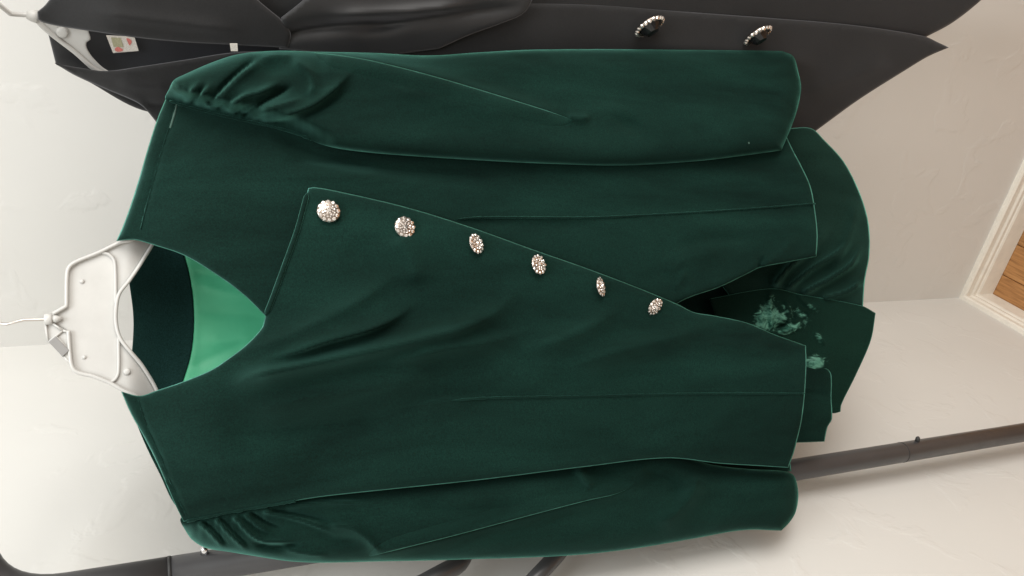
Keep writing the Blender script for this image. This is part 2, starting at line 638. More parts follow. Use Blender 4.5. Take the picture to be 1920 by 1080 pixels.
# boards run along the left wall
PWID = 0.072
plank_mesh = {}
def plank_data(L):
    if L in plank_mesh:
        return plank_mesh[L]
    w, t, c = PWID / 2 - 0.0006, 0.012, 0.0012
    prof = [(-w, -t), (w, -t), (w, -c), (w - c, 0), (-w + c, 0), (-w, -c)]
    V = [(0, y, z) for y, z in prof] + [(L - 0.001, y, z) for y, z in prof]
    k = 6
    F = [(i, i + k, (i + 1) % k + k, (i + 1) % k) for i in range(k)] + [tuple(range(k)), tuple(reversed(range(k, 2 * k)))]
    me = bpy.data.meshes.new('plank')
    me.from_pydata(V, [], F)
    me.materials.append(M['oak'])
    plank_mesh[L] = me
    return me
base_rot = math.atan2(dl[1], dl[0])
for i in range(26):
    off = (i * 0.37) % 0.8
    start = -0.02
    for L in ([0.55, 0.9, 1.2], [0.95, 0.75, 0.9], [0.35, 1.1, 1.1])[i % 3]:
        p = bpy.data.objects.new('plank', plank_data(L))
        COL.objects.link(p)
        p.parent = fl
        pos = wc + dl * start + dr * (PWID * (i + 0.35))
        p.location = Vector(pos) - fl.location
        p.rotation_euler = (0, 0, base_rot)
        start += L

# ================================================================== GARMENT RACK
def on_y(px, y):
    """world point on the ray of a pixel at the given distance y from the viewer"""
    d = rays([px])[0]
    return CAM + d * (y / d[1])
PY = 0.755
pa = on_y((317, 1073), PY)
POLE = np.array([pa[0], PY])
RP = 0.0133
RAILZ = CAM[2] + 0.129
rail_dir = np.array([0.999, 0.03, 0])
rail_dir /= np.linalg.norm(rail_dir)
RL = 0.72
p_top = np.array([POLE[0], POLE[1], RAILZ])
rail_end = p_top + rail_dir * RL
rack = thing('garment_rack', 'grey metal tube clothes rack standing in the corner of the room', 'clothes rack', (POLE[0], POLE[1], 0.0))
zj = on_y((317, 1073), PY)[2]
tube('pole', [(POLE[0], POLE[1], 0.03), (POLE[0], POLE[1], zj)], RP, M['pole'], rack, 24)
up_ = bend((POLE[0], POLE[1], zj + 0.0006), p_top, p_top + rail_dir * 0.16, 0.064, 12)
tube('bent_rail_end', up_, RP * 1.0, M['pole'], rack, 24)
tube('rail', [p_top + rail_dir * 0.158, rail_end - rail_dir * 0.158], RP * 0.97, M['pole'], rack, 24)
far = rail_end
tube('bent_rail_end', bend(rail_end - rail_dir * 0.16, rail_end, (far[0], far[1], zj), 0.064, 12), RP, M['pole'], rack, 24)
tube('pole', [(far[0], far[1], 0.03), (far[0], far[1], zj)], RP, M['pole'], rack, 24)
tube('joint_collar', [(POLE[0], POLE[1], zj - 0.0016), (POLE[0], POLE[1], zj + 0.0012)], RP + 0.0004, M['pole_plug'], rack, 24)
z_low = on_y((1690, 855), PY)[2]
tube('joint_collar', [(POLE[0], POLE[1], z_low - 0.0008), (POLE[0], POLE[1], z_low + 0.0008)], RP + 0.0003, M['pole_plug'], rack, 24)

def dome_button(px, z_px, r, mat):
    z = on_y(z_px, PY)[2]
    d = np.array([0.96, -0.28, 0]); d /= np.linalg.norm(d)
    c = np.array([POLE[0], POLE[1], z])
    pts = [c + d * (RP - 0.002), c + d * (RP + 0.0035), c + d * (RP + 0.0055), c + d * (RP + 0.0068)]
    tube('push_button', pts, [r, r, r * 0.8, r * 0.3], mat, rack, 14)
dome_button(None, (383, 1060), 0.0034, M['steel'])
dome_button(None, (1716, 850), 0.0030, M['pole_plug'])
# the side bracket: two arms that leave the pole behind the sleeve
def arm(pts, r):
    tube('side_arm', pts, r, M['pole'], rack, 10)
zA = on_y((905, 985), PY)[2]
A0 = np.array([POLE[0], POLE[1], zA])
A1 = on_y((862, 1057), 0.725)
A2 = on_y((760, 1113), 0.69)
arm(bend(A0, A1, A2, 0.006, 3), 0.0088)
zB = on_y((1125, 948), PY)[2]
arm([np.array([POLE[0], POLE[1], zB]), on_y((1043, 1042), 0.725), on_y((960, 1132), 0.685)], 0.0085)
# base: a foot bar with rubber ends under each pole
for q in (POLE, far[:2]):
    f = np.array([-rail_dir[1], rail_dir[0], 0])
    c = np.array([q[0], q[1], 0.018])
    fb = tube('foot_bar', [c - f * 0.24, c + f * 0.016], 0.0125, M['pole'], rack, 16)
    tube('rubber_foot', [c - f * 0.20 - [0, 0, 0.018], c - f * 0.20], 0.015, M['pole_plug'], fb, 14)
    tube('rubber_foot', [c - f * 0.03 - [0, 0, 0.018], c - f * 0.03], 0.015, M['pole_plug'], fb, 14)

def rail_point(x):
    t = (x - p_top[0]) / rail_dir[0]
    return p_top + rail_dir * t

# ================================================================== GREEN VELVET JACKET
GTURN = -8.0
GP = Plane((0, 0.715, 0), GTURN)
gbase = GP.at([(1500, 600)], 0)[0]
green = thing('velvet_jacket', 'dark green velvet jacket with an asymmetric buttoned front, on a white hanger', 'jacket', gbase)

def belly(P):
    """roundness of the body, in front of the hanging plane"""
    u = (P[:, 1] - 600) / 400
    r = 0.030 * (1 - u * u)
    top = 1 - sstep(200, 420, P[:, 0])
    return np.where(r > -0.03, r, -0.03) * (1 - 0.55 * top) - 0.004 * top

# ---- back of the jacket (inside of the neck, lining, back body)
def back_h(P, d):
    u = (P[:, 1] - 600) / 400
    return -0.052 - 0.012 * (1 - u * u) + 0.030 * (1 - sstep(225, 330, P[:, 0])) + 0.02 * np.clip(u * u, 0, 1.5)
cloth_panel('back_panel', [(236, 470), (243, 528), (251, 596), (248, 662), (238, 735), (300, 890), (350, 960), (700, 915), (1240, 892), (1484, 884, 'c'),
                           (1440, 560), (1440, 300, 'c'), (900, 290), (560, 230), (340, 200), (270, 330)], GP,
            lambda P, d: back_h(P, d) - 0.004, M['velvet'], green, 11, (6, 0.002))
cloth_panel('neck_facing', [(234, 462, 'c'), (242, 528), (250, 596), (247, 662), (236, 738, 'c'), (300, 760), (340, 724, 'c'), (349, 697), (357, 668), (363, 621),
                            (362, 561), (354, 511), (344, 474, 'c'), (300, 440)], GP,
            lambda P, d: back_h(P, d) + 0.0012, M['velvet_facing'], green, 6, (4, 0.001), label='dark velvet facing inside the back of the neck')
sat_f = [Fold([(360, 530), (430, 548), (520, 560)], 0.0012, 8, 8), Fold([(352, 512), (400, 516), (430, 522)], -0.0010, 5, 9),
         Fold([(372, 640), (430, 640), (520, 620)], 0.0016, 16, 12), Fold([(350, 690), (400, 668), (470, 640)], -0.0015, 14, 14),
         Fold([(366, 585), (440, 590), (520, 600)], -0.0012, 14, 10)]
sat_f += [Fold([(362 - abs(y - 600) * 0.06, y), (376, y + 1)], 0.0006, 2.2, 2.2, 0, 0.6) for y in range(500, 700, 9)]
cloth_panel('satin_lining', [(338, 455, 'c'), (354, 511), (362, 561), (363, 621), (357, 668), (334, 740, 'c'), (600, 820), (1180, 830, 'c'), (1180, 380, 'c'), (600, 380)], GP,
            lambda P, d: back_h(P, d), M['satin'], green, 6, (3, 0.0006), folds=sat_f, label='bright green satin lining')

# ---- back skirt seen below the fronts
def skirt_h(P, d):
    u = (P[:, 1] - 560) / 330
    return -0.040 - 0.016 * (1 - u * u)
sk_a = [Fold([(1446, 541), (1480, 500), (1525, 462), (1560, 420)], 0.006, 9, 12, 0.1, 0.4),
        Fold([(1470, 546), (1520, 505), (1575, 470), (1600, 440)], 0.005, 7, 10, 0.1, 0.4),
        Fold([(1500, 552), (1560, 520), (1600, 490), (1620, 450)], 0.0055, 7, 9, 0.1, 0.3),
        Fold([(1540, 560), (1590, 545), (1618, 525)], 0.004, 5, 8, 0.1, 0.2),
        Fold([(1560, 520), (1600, 420), (1605, 360)], 0.003, 16, 16)]
for f in sk_a:
    f.amp *= 2.2
    f.wl *= 0.8
    f.wr *= 0.8
cloth_panel('back_skirt', [(1420, 250, 'c'), (1488, 240), (1522, 241), (1545, 262), (1580, 300), (1605, 345), (1622, 390), (1630, 430), (1630, 480), (1622, 525),
                           (1618, 580, 'c'), (1480, 560), (1380, 575, 'c'), (1330, 480), (1390, 330)], GP,
            lambda P, d: skirt_h(P, d) + 0.004 + wobble(P, 180, 0.004), M['velvet_skirt_sheen'], green, 4.5, (10, 0.005), folds=sk_a, label='rounded velvet skirt of the back')
crush = [Fold([(1415, 600), (1450, 590), (1480, 602), (1512, 600)], 0.004, 5, 8, 0.2, 0.2), Fold([(1444, 545), (1443, 570), (1447, 605), (1452, 625)], 0.004, 5, 4, 0.1, 0.2),
         Fold([(1448, 618), (1475, 605), (1492, 590)], -0.005, 4, 4, 0.1, 0.2), Fold([(1455, 628), (1485, 618), (1506, 612)], 0.004, 4, 3),
         Fold([(1470, 560), (1480, 585), (1478, 612)], 0.003, 4, 4), Fold([(1494, 552), (1515, 572), (1540, 582)], 0.003, 5, 3, 0.1, 0.2),
         Fold([(1420, 575), (1428, 600), (1430, 628)], 0.003, 7, 7), Fold([(1525, 625), (1540, 635), (1548, 648)], 0.003, 4, 4),
         Dent((1530, 680), 0.008, 22, 20), Fold([(1480, 575), (1500, 590), (1520, 588)], -0.003, 5, 5)]
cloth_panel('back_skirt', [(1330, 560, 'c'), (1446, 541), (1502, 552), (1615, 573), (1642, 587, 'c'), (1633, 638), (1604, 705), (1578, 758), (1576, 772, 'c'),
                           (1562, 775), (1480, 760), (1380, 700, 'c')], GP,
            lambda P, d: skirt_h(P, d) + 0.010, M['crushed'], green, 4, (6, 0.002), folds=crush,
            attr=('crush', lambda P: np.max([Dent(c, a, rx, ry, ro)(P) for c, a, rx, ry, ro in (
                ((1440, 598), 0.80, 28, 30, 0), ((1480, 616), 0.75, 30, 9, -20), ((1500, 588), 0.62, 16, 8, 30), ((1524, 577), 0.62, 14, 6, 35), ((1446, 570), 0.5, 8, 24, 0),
                ((1536, 634), 0.66, 7, 12, -30), ((1512, 602), 0.5, 8, 5, 0), ((1526, 680), 0.8, 22, 17, 0), ((1470, 590), 0.45, 24, 22, 0))], axis=0)), label='velvet back vent with a crushed patch and painted pale highlights')
cloth_panel('back_skirt', [(1440, 690, 'c'), (1535, 688), (1553, 693), (1559, 705), (1559, 747), (1560, 786), (1552, 800), (1546, 828, 'c'), (1494, 830), (1430, 830, 'c')], GP,
            lambda P, d: skirt_h(P, d) + 0.016, M['velvet'], green, 5, (6, 0.003), folds=[Fold([(1490, 735), (1530, 737), (1559, 740)], -0.002, 4, 5, 0, 0)],
            label='velvet back vent flap on the far side')

# ---- front on the viewer's right (lies under the buttoned flap)
def right_h(P, d):
    b_ = belly(P) - 0.004
    edge = np.clip((330 - P[:, 1]) / 150, 0, 1)
    return b_ - 0.02 * edge ** 2 + wobble(P, 320, 0.0025)
right_f = [Fold([(846, 412), (900, 408), (1100, 408), (1200, 404), (1400, 392), (1530, 382)], 0.0016, 2.6, 2.6, 0.02, 0.0, 1.2),
           Fold([(830, 416), (960, 420), (1150, 424)], -0.002, 10, 16),
           Fold([(330, 191), (324, 220), (303, 284), (285, 350), (262, 430)], -0.0016, 3, 3, 0, 0.3),
           Fold([(500, 252), (600, 290), (760, 318), (980, 330)], -0.005, 12, 22, 0.2, 0.3),
           Fold([(480, 250), (560, 300), (640, 320), (760, 340)], 0.003, 14, 16),
           Fold([(480, 330), (620, 330), (820, 345)], 0.002, 18, 18), Fold([(520, 300), (640, 306), (720, 312)], -0.0025, 10, 10),
           Fold([(1262, 545), (1275, 527), (1284, 505)], 0.002, 4, 6), Fold([(1422, 505), (1426, 490), (1440, 478)], -0.004, 4, 5, 0, 0.5),
           Fold([(1424, 502), (1470, 470), (1500, 430)], 0.003, 9, 12, 0.1, 0.4),
           Fold([(1240, 515), (1300, 480), (1360, 470)], 0.0025, 16, 14), Fold([(1250, 470), (1330, 450), (1420, 448)], -0.002, 14, 14)]
cloth_panel('right_front', [(218, 452, 'c'), (232, 420), (247, 378), (262, 330), (278, 275), (296, 220), (312, 182, 'c'), (360, 190), (470, 215), (560, 225), (700, 235), (900, 245),
                            (1200, 250), (1470, 245, 'c'), (1486, 280), (1503, 312), (1520, 350), (1528, 392), (1533, 440), (1531, 481, 'c'), (1475, 492), (1425, 502), (1400, 514),
                            (1350, 538), (1283, 562), (1240, 590, 'c'), (1000, 545), (750, 480), (610, 450), (560, 560), (515, 606, 'c'), (497, 592), (460, 556), (420, 525),
                            (347, 480), (284, 458, 'c'), (252, 450)], GP,
            right_h, M['velvet'], green, 5, (11, 0.006), folds=right_f)

# ---- front on the viewer's left with the long slanted flap
DRAPE = 2.3
def flap_h(P, d=None):
    return belly(P) + 0.006 + wobble(P, 360, 0.0025)
flap_f = [Fold([(762, 768), (800, 756), (840, 750), (920, 746)], 0.0042, 4, 22, 0.35, 0.5),
          Fold([(860, 748), (920, 745), (1100, 742), (1300, 737), (1510, 737)], 0.0016, 2.6, 2.6, 0.05, 0, 1.2),
          Fold([(480, 678), (545, 662), (616, 639), (690, 619), (735, 600), (790, 560)], 0.0050, 26, 7, 0.35, 0.4),
          Fold([(420, 726), (480, 705), (577, 684), (674, 663), (738, 649), (803, 634), (867, 615), (932, 583), (962, 552), (985, 520)], 0.0058, 20, 20, 0.15, 0.3),
          Fold([(700, 686), (770, 670), (835, 654), (932, 637), (1010, 612)], 0.0036, 12, 20, 0.35, 0.4),
          Fold([(430, 660), (500, 645), (580, 612), (680, 560), (760, 500)], 0.0028, 26, 22),
          Fold([(960, 668), (1060, 634), (1125, 602), (1180, 560)], 0.0036, 20, 26, 0.35, 0.4),
          Fold([(1040, 696), (1135, 666), (1200, 648), (1273, 630), (1350, 604)], 0.0038, 18, 26, 0.35, 0.4),
          Fold([(980, 730), (1140, 706), (1300, 690)], -0.0019, 24, 26),
          Fold([(440, 775), (640, 735), (840, 705)], 0.0030, 30, 34), Fold([(400, 820), (600, 800), (760, 785)], -0.0022, 34, 30),
          Fold([(740, 430), (770, 480), (780, 540)], 0.0022, 30, 28), Fold([(660, 440), (700, 520), (710, 580)], -0.0022, 32, 32),
          Fold([(257, 743), (277, 803), (300, 853), (320, 903), (350, 968)], -0.0016, 3, 3, 0, 0),
          Fold([(1294, 582), (1300, 592), (1302, 606)], 0.0016, 3, 4, 0, 0.5), Fold([(1470, 706), (1480, 716), (1498, 728)], 0.001, 4, 4),
          Fold([(1300, 640), (1380, 648), (1460, 652)], 0.002, 14, 14)]
for f in flap_f[2:12]:
    f.amp *= DRAPE
FLAP = [(578, 353, 'c'), (590, 351), (640, 360), (760, 388), (880, 425), (1000, 468), (1100, 503), (1200, 541), (1272, 571), (1300, 585), (1340, 592), (1400, 605), (1450, 626),
        (1511, 648, 'c'), (1512, 680), (1509, 740), (1503, 790), (1496, 820), (1488, 850), (1478, 877, 'c'), (1430, 874), (1350, 869), (1250, 859), (1100, 875), (900, 900), (700, 921),
        (600, 932), (520, 945), (450, 957), (400, 967), (344, 978, 'c'), (328, 945), (292, 863), (270, 820), (245, 775), (227, 734, 'c'), (262, 742), (294, 732), (342, 716), (395, 694),
        (420, 678), (461, 647), (491, 614), (497, 594), (510, 562), (533, 499), (557, 432), (570, 385)]
cloth_panel('left_front', FLAP, GP, flap_h, M['velvet'], green, 4.5, (9, 0.0045), folds=flap_f, edge_scale=lambda P: np.where(P[:, 1] > 900, 0.3 + 0.7 * sstep(500, 640, P[:, 0]), 1.0), label='overlapping front flap with a slanted edge and six jewelled buttons')

def seam(name, pts, hf, folds, r, sink=0.0002, label=None):
    A = catmull(pts, step=7)
    H = hf(A) + sum(f(A) for f in folds) + rng.normal(0, 0.00012, len(A))
    W = GP.at(A, H - sink)
    rr = r * (0.75 + 0.5 * rng.rand(len(A)))
    rr[:3] *= (0.2, 0.5, 0.8)
    tube(name, W, list(rr), M['velvet'], green, 7, label=label)
seam('dart_seam', [(846, 751), (920, 746), (1100, 743), (1300, 738), (1508, 738)], flap_h, flap_f, 0.0011)
seam('dart_seam', [(852, 412), (900, 408), (1100, 408), (1200, 404), (1400, 392), (1528, 382)], lambda A: right_h(A, None), right_f, 0.0011)
seam('shoulder_seam', [(258, 744), (277, 803), (300, 853), (320, 903), (349, 966)], flap_h, flap_f, 0.0009)
seam('shoulder_seam', [(329, 196), (322, 224), (303, 284), (285, 350), (264, 430)], lambda A: right_h(A, None), right_f, 0.0009)

# piped edge of the turned flap
def edge_roll(name, pts, hf, r, par, mat, step=9):
    A = catmull(pts, step=step)
    H = hf(A)
    W = GP.at(A, H)
    n = len(W)
    rr = np.full(n, r)
    rr[0] *= 0.3; rr[-1] *= 0.3
    tube(name, W, list(rr), mat, par, 8)
edge_roll('flap_edge_roll', [(576, 362), (570, 385), (557, 432), (533, 499), (510, 562), (498, 592)], lambda A: flap_h(A) - 0.0002, 0.0022, green, M['velvet'])

# ---- sleeves
ARM_R = catmull([(304, 184), (318, 189), (340, 197), (400, 213), (480, 231), (520, 240), (560, 252), (600, 270)], step=6)
ARM_L = catmull([(338, 979), (350, 977), (400, 967), (450, 957), (520, 945), (600, 932)], step=6)
def sewn(curve, body_h, x0, x1, width=34.0):
    """pulls the sleeve head down onto the body where it is sewn in"""
    def f(P, H, HF):
        d, _, _ = seg_dist(P, curve)
        k = (1 - sstep(0, width, d)) * (1 - sstep(x0, x1, P[:, 0]))
        k = np.where(d < 0.5, np.maximum(k, 1 - sstep(x0, x1, P[:, 0])), k)
        # keep the puckers that start right at the seam
        puck = 0.0005 * np.sin(P[:, 0] * 0.42 + 0.9 * np.sin(P[:, 0] * 0.11)) * sstep(1, 8, d) * (1 - sstep(18, 60, d))
        return H * (1 - k) + (body_h(P) + 0.0016 * sstep(0, 6, d)) * k + puck * (1 - sstep(x0 - 60, x1, P[:, 0])), HF * (1 - (1 - sstep(0, 16, d)) * (1 - sstep(x0, x1, P[:, 0])))
    return f
def sleeve_r_h(P, d):
    e = 1 - np.clip(d / 42, 0, 1)
    return 0.000 + 0.022 * np.sqrt(np.clip(1 - e * e, 0, 1)) + wobble(P, 260, 0.004) + 0.012 * sstep(120, 300, P[:, 1])
sr_f = [Fold([(596, 97), (650, 104), (700, 114), (800, 139), (900, 168), (1000, 199), (1072, 222)], 0.0045, 12, 48, 0.06, 0.16, 1.6),
        Fold([(1060, 218), (1085, 222), (1110, 220)], 0.004, 8, 8), Dent((1180, 236), -0.005, 26, 14, 20), Dent((1150, 205), 0.003, 40, 16),
        Fold([(348, 194), (360, 172), (378, 148)], 0.0045, 5, 6, 0.1, 0.5), Fold([(357, 198), (372, 176), (388, 152)], -0.004, 4, 4, 0.05, 0.5),
        Fold([(366, 199), (382, 176), (400, 152)], 0.0045, 5, 5, 0.1, 0.5), Fold([(389, 196), (431, 150), (486, 104)], -0.006, 6, 5, 0.05, 0.25),
        Fold([(380, 205), (420, 172), (455, 138), (500, 108)], 0.004, 8, 8, 0.1, 0.3),
        Fold([(423, 210), (455, 183), (490, 172), (537, 146)], 0.0055, 9, 6, 0.08, 0.4), Fold([(405, 207), (440, 182), (470, 165)], -0.003, 5, 5, 0.05, 0.5),
        Fold([(452, 222), (490, 194), (528, 173), (556, 155)], -0.006, 7, 6, 0.05, 0.3), Fold([(440, 216), (462, 200), (480, 190)], -0.003, 4, 4, 0.05, 0.4),
        Fold([(466, 226), (505, 205), (545, 192), (580, 178)], 0.004, 7, 7, 0.08, 0.4),
        Fold([(484, 231), (542, 214), (586, 197), (624, 170), (647, 147), (670, 128)], 0.006, 14, 5, 0.08, 0.3),
        Fold([(500, 236), (560, 222), (606, 202), (640, 178), (664, 150)], -0.0025, 6, 9, 0.08, 0.3),
        Dent((512, 130), -0.006, 34, 17, -15), Fold([(540, 108), (575, 130), (588, 158), (576, 186)], 0.0045, 12, 10),
        Fold([(484, 112), (520, 104), (552, 108)], 0.003, 8, 8),
        Fold([(700, 160), (850, 190), (1000, 230)], 0.004, 30, 30)]
SLR = [(310, 186), (318, 165), (326, 150), (345, 140), (400, 116), (450, 101), (520, 95), (600, 97), (700, 99), (800, 104), (900, 98), (1000, 93), (1200, 92), (1400, 92), (1468, 93, 'c'),
       (1489, 105), (1497, 135), (1502, 163), (1497, 197), (1485, 235), (1465, 282, 'c'), (1400, 291), (1300, 303), (1170, 311), (1050, 308), (900, 301), (750, 291), (650, 281),
       (600, 270), (560, 252), (520, 240), (480, 231), (400, 213), (340, 197)]
cloth_panel('sleeve', SLR, GP, sleeve_r_h, M['velvet'], green, 4.0, (8, 0.006), edge_scale=lambda P: sstep(560, 640, P[:, 0]) + (P[:, 1] < 150),
            blend=sewn(ARM_R, lambda P: right_h(P, None), 560, 680),
            back=lambda P, d: -0.012 - 0.014 * np.sqrt(np.clip(1 - (1 - np.clip(d / 42, 0, 1)) ** 2, 0, 1)), folds=sr_f, label='gathered sleeve hanging beside the black jacket')

def sleeve_l_h(P, d):
    e = 1 - np.clip(d / 40, 0, 1)
    return -0.016 + 0.022 * np.sqrt(np.clip(1 - e * e, 0, 1)) + wobble(P, 240, 0.004) - 0.010 * (1 - sstep(300, 420, P[:, 0]))
sl_f = [Fold([(690, 1046), (730, 1035), (850, 1005), (1000, 965), (1100, 939), (1160, 925), (1196, 908)], 0.0045, 40, 12, 0.06, 0.15, 1.5),
        Dent((1183, 913), 0.004, 14, 8, -25), Dent((1225, 905), -0.005, 26, 16), Dent((1140, 885), -0.004, 28, 16),
        Fold([(610, 984), (660, 990), (690, 1010), (714, 1037)], 0.005, 5, 14, 0.2, 0.15), Dent((640, 1015), -0.004, 40, 12, 5),
        Fold([(1078, 876), (1092, 892), (1112, 918)], 0.006, 9, 9), Fold([(1310, 880), (1298, 925), (1262, 966), (1220, 985)], 0.009, 18, 18),
        Fold([(1200, 880), (1260, 905), (1265, 945)], -0.004, 16, 16),
        Fold([(370, 977), (394, 998), (420, 1028)], 0.0035, 5, 4, 0.1, 0.3), Fold([(378, 975), (402, 996), (430, 1026)], -0.003, 4, 4, 0.05, 0.3),
        Fold([(403, 970), (430, 1000), (466, 1034)], 0.004, 5, 4, 0.05, 0.3), Fold([(412, 970), (440, 1000), (474, 1030)], -0.003, 4, 5, 0.05, 0.4),
        Fold([(437, 966), (456, 988), (477, 1007), (500, 1015), (567, 1012)], 0.0045, 5, 4, 0.05, 0.35), Fold([(470, 1016), (510, 1024), (570, 1022)], -0.004, 5, 7),
        Fold([(457, 962), (480, 982), (512, 1001)], 0.0035, 4, 4, 0.05, 0.4), Fold([(470, 960), (500, 980), (540, 995)], -0.003, 4, 4, 0.05, 0.4),
        Fold([(490, 957), (560, 974), (636, 1001)], 0.004, 5, 4, 0.05, 0.3), Fold([(505, 957), (570, 968), (640, 985)], -0.003, 5, 5, 0.05, 0.4),
        Fold([(530, 948), (640, 941), (716, 944)], 0.004, 3, 6, 0.1, 0.4), Fold([(520, 1020), (560, 1035), (620, 1042)], 0.003, 6, 6),
        Fold([(800, 945), (950, 930), (1080, 905)], 0.003, 22, 22), Fold([(760, 960), (900, 955), (1000, 945)], -0.002, 16, 16)]
SLL = [(338, 974), (346, 992), (360, 1012), (385, 1027), (430, 1035), (480, 1043), (540, 1052), (600, 1055), (700, 1053), (800, 1051), (900, 1048), (1000, 1045), (1100, 1039),
       (1200, 1027), (1300, 1010), (1395, 994), (1465, 995, 'c'), (1480, 980), (1492, 960), (1497, 930), (1494, 905), (1487, 890), (1468, 883), (1400, 879), (1330, 870), (1250, 848),
       (1100, 862), (900, 886), (700, 908), (520, 932), (400, 955), (350, 962)]
cloth_panel('sleeve', SLL, GP, sleeve_l_h, M['velvet'], green, 4.0, (8, 0.005),
            blend=sewn(ARM_L, lambda P: flap_h(P) - 0.0028, 490, 600, 30.0),
            back=lambda P, d: -0.022 - 0.008 * np.sqrt(np.clip(1 - (1 - np.clip(d / 70, 0, 1)) ** 2, 0, 1)) - 0.006, folds=sl_f, label='gathered sleeve hanging beside the rack pole')

for curve, hf in ((ARM_R[2:-3], lambda A: right_h(A, None) + 0.0006), (ARM_L[2:-8], lambda A: flap_h(A) - 0.0006)):
    W = GP.at(curve, hf(curve))
    rr = 0.0012 * (0.6 + 0.8 * rng.rand(len(curve)))
    tube('armhole_seam', W, list(rr), M['velvet'], green, 7)

# ---- folded-over pleats of the sleeves: cloth that lies over itself along a sharp line
def pleat(line, side, outline_ref, hf, folds, lift, width, label=None):
    A = catmull(line, step=14)
    t = np.gradient(A, axis=0)
    t /= np.linalg.norm(t, axis=1, keepdims=True)
    nrm = np.stack([-t[:, 1], t[:, 0]], 1) * side
    k = np.sin(np.linspace(0, math.pi, len(A))) ** 0.5
    Bk = A + nrm * (width * np.maximum(k, 0.12))[:, None]
    ol = [(A[0][0], A[0][1], 'c')] + [tuple(p) for p in A[1:-1]] + [(A[-1][0], A[-1][1], 'c')] + [tuple(p) for p in Bk[::-1]]
    ref = catmull(outline_ref, True, 5)
    D = catmull(line, step=6)
    def h(P, d):
        dr, _, _ = seg_dist(P, ref, True)
        dl_, _, tt = seg_dist(P, D)
        up = lift * np.sin(np.clip(tt, 0, 1) * math.pi) ** 0.6
        H = hf(P, dr) + sum(f(P) for f in folds)
        return H + up - (up + 0.003) * sstep(0, width * 0.85, dl_)
    # only the folded edge itself rolls over
    cloth_panel('sleeve_pleat', ol, GP, h, M['velvet'], green, 4.0, (6, 0.0035), thick=0.0014, label=label)
pleat([(590, 98), (650, 105), (700, 114), (800, 139), (900, 168), (1000, 199), (1078, 224)], 1, SLR, sleeve_r_h, sr_f, 0.0065, 62)
pleat([(690, 1047), (730, 1035), (850, 1005), (1000, 965), (1100, 939), (1160, 925), (1198, 907)], -1, SLL, sleeve_l_h, sl_f, 0.0065, 55)
seam('worn_seam', [(332, 188), (330, 202), (327, 214), (322, 230), (319, 240)], lambda A: right_h(A, None) + 0.0004, right_f, 0.0008)
bpy.data.objects['worn_seam'].data.materials[0] = M['lint']
bpy.data.objects['worn_seam']['label'] = 'pale worn end of the shoulder seam'

# ---- rhinestone buttons
def gem(V, F, c, ax, ay, an, r, hgt, k=8, rot=0.0):
    """a cut stone: girdle, crown facets and a small table"""
    s = len(V)
    for j in range(k):
        a = rot + 2 * math.pi * j / k
        V.append(c + r * (ax * math.cos(a) + ay * math.sin(a)))
    for j in range(k):
        a = rot + 2 * math.pi * (j + 0.5) / k
        V.append(c + r * 0.55 * (ax * math.cos(a) + ay * math.sin(a)) + an * hgt)
    for j in range(k):
        q = (j + 1) % k
        F.append((s + j, s + q, s + k + j))
        F.append((s + q, s + k + q, s + k + j))
    F.append(tuple(s + k + j for j in range(k)))

def frame(normal, upv=(0, 0, 1)):
    an = np.array(normal, float); an /= np.linalg.norm(an)
    ax = np.cross(np.array(upv, float), an); ax /= np.linalg.norm(ax)
    return ax, np.cross(an, ax), an

def rhinestone_button(px, R, tilt, turn, h):
    c = GP.at([px], h)[0]
    t, s = math.radians(tilt), math.radians(turn - GTURN)
    n = np.array([math.sin(s) * math.cos(t), -math.cos(s) * math.cos(t), -math.sin(t)])
    ax, ay, an = frame(n)
    V, F = [], []
    prof = [(0.0, -0.0022), (0.55, -0.0022), (0.92, -0.0010), (1.0, 0.0), (0.95, 0.0008), (0.6, 0.0016), (0.0, 0.0019)]
    k = 24
    for rr, z in prof:
        for j in range(k):
            a = 2 * math.pi * j / k
            q = rr * R * (1 - 0.025 * (1 if j % 2 else 0))
            V.append(c + q * (ax * math.cos(a) + ay * math.sin(a)) + an * z)
    for i in range(len(prof) - 1):
        for j in range(k):
            q = (j + 1) % k
            F.append((i * k + j, i * k + q, (i + 1) * k + q, (i + 1) * k + j))
    bt = mesh_obj('button', V, F, M['silver'], green, label='silver button set with clear rhinestones')
    V, F = [], []
    for ring, (num, rad, r, z) in enumerate(((12, 0.80, 0.205, 0.0007), (12, 0.52, 0.115, 0.0016), (7, 0.33, 0.10, 0.0018))):
        for j in range(num):
            a = 2 * math.pi * (j + 0.5 * ring) / num
            p = c + rad * R * (ax * math.cos(a) + ay * math.sin(a)) + an * z
            jit = rng.uniform(-0.18, 0.18, 3)
            n2 = an + 0.25 * (ax * math.cos(a) + ay * math.sin(a)) + jit
            gx, gy, gn = frame(n2, ay)
            gem(V, F, p, gx, gy, gn, r * R, 0.0011 if ring == 0 else 0.0008, 7, rng.uniform(0, 1))
    mesh_obj('rhinestones', V, F, M['stone'], bt, smooth=False, kind='stuff')
    V, F = [], []
    gem(V, F, c + an * 0.0018, ax, ay, an, 0.24 * R, 0.0016, 8)
    mesh_obj('centre_stone', V, F, M['stone'], bt, smooth=False)
    # shank that ties it to the cloth
    e = GP.at([px], h - 0.008)[0]
    tube('shank', [c - an * 0.002, e], 0.0016, M['silver'], bt, 8)

BUT = [((616, 396), 0.0104, 0, 4), ((759, 426), 0.0101, 6, 2), ((893, 457), 0.0101, 30, 8), ((1010, 496), 0.0102, 24, 4), ((1126, 538), 0.0102, 40, 3), ((1228, 575), 0.0099, 14, -38)]
for px, R, tilt, turn in BUT:
    hh = float(flap_h(np.array([px], float))[0]) + sum(float(f(np.array([px], float))[0]) for f in flap_f)
    rhinestone_button(px, R, tilt, turn, hh + 0.0045)

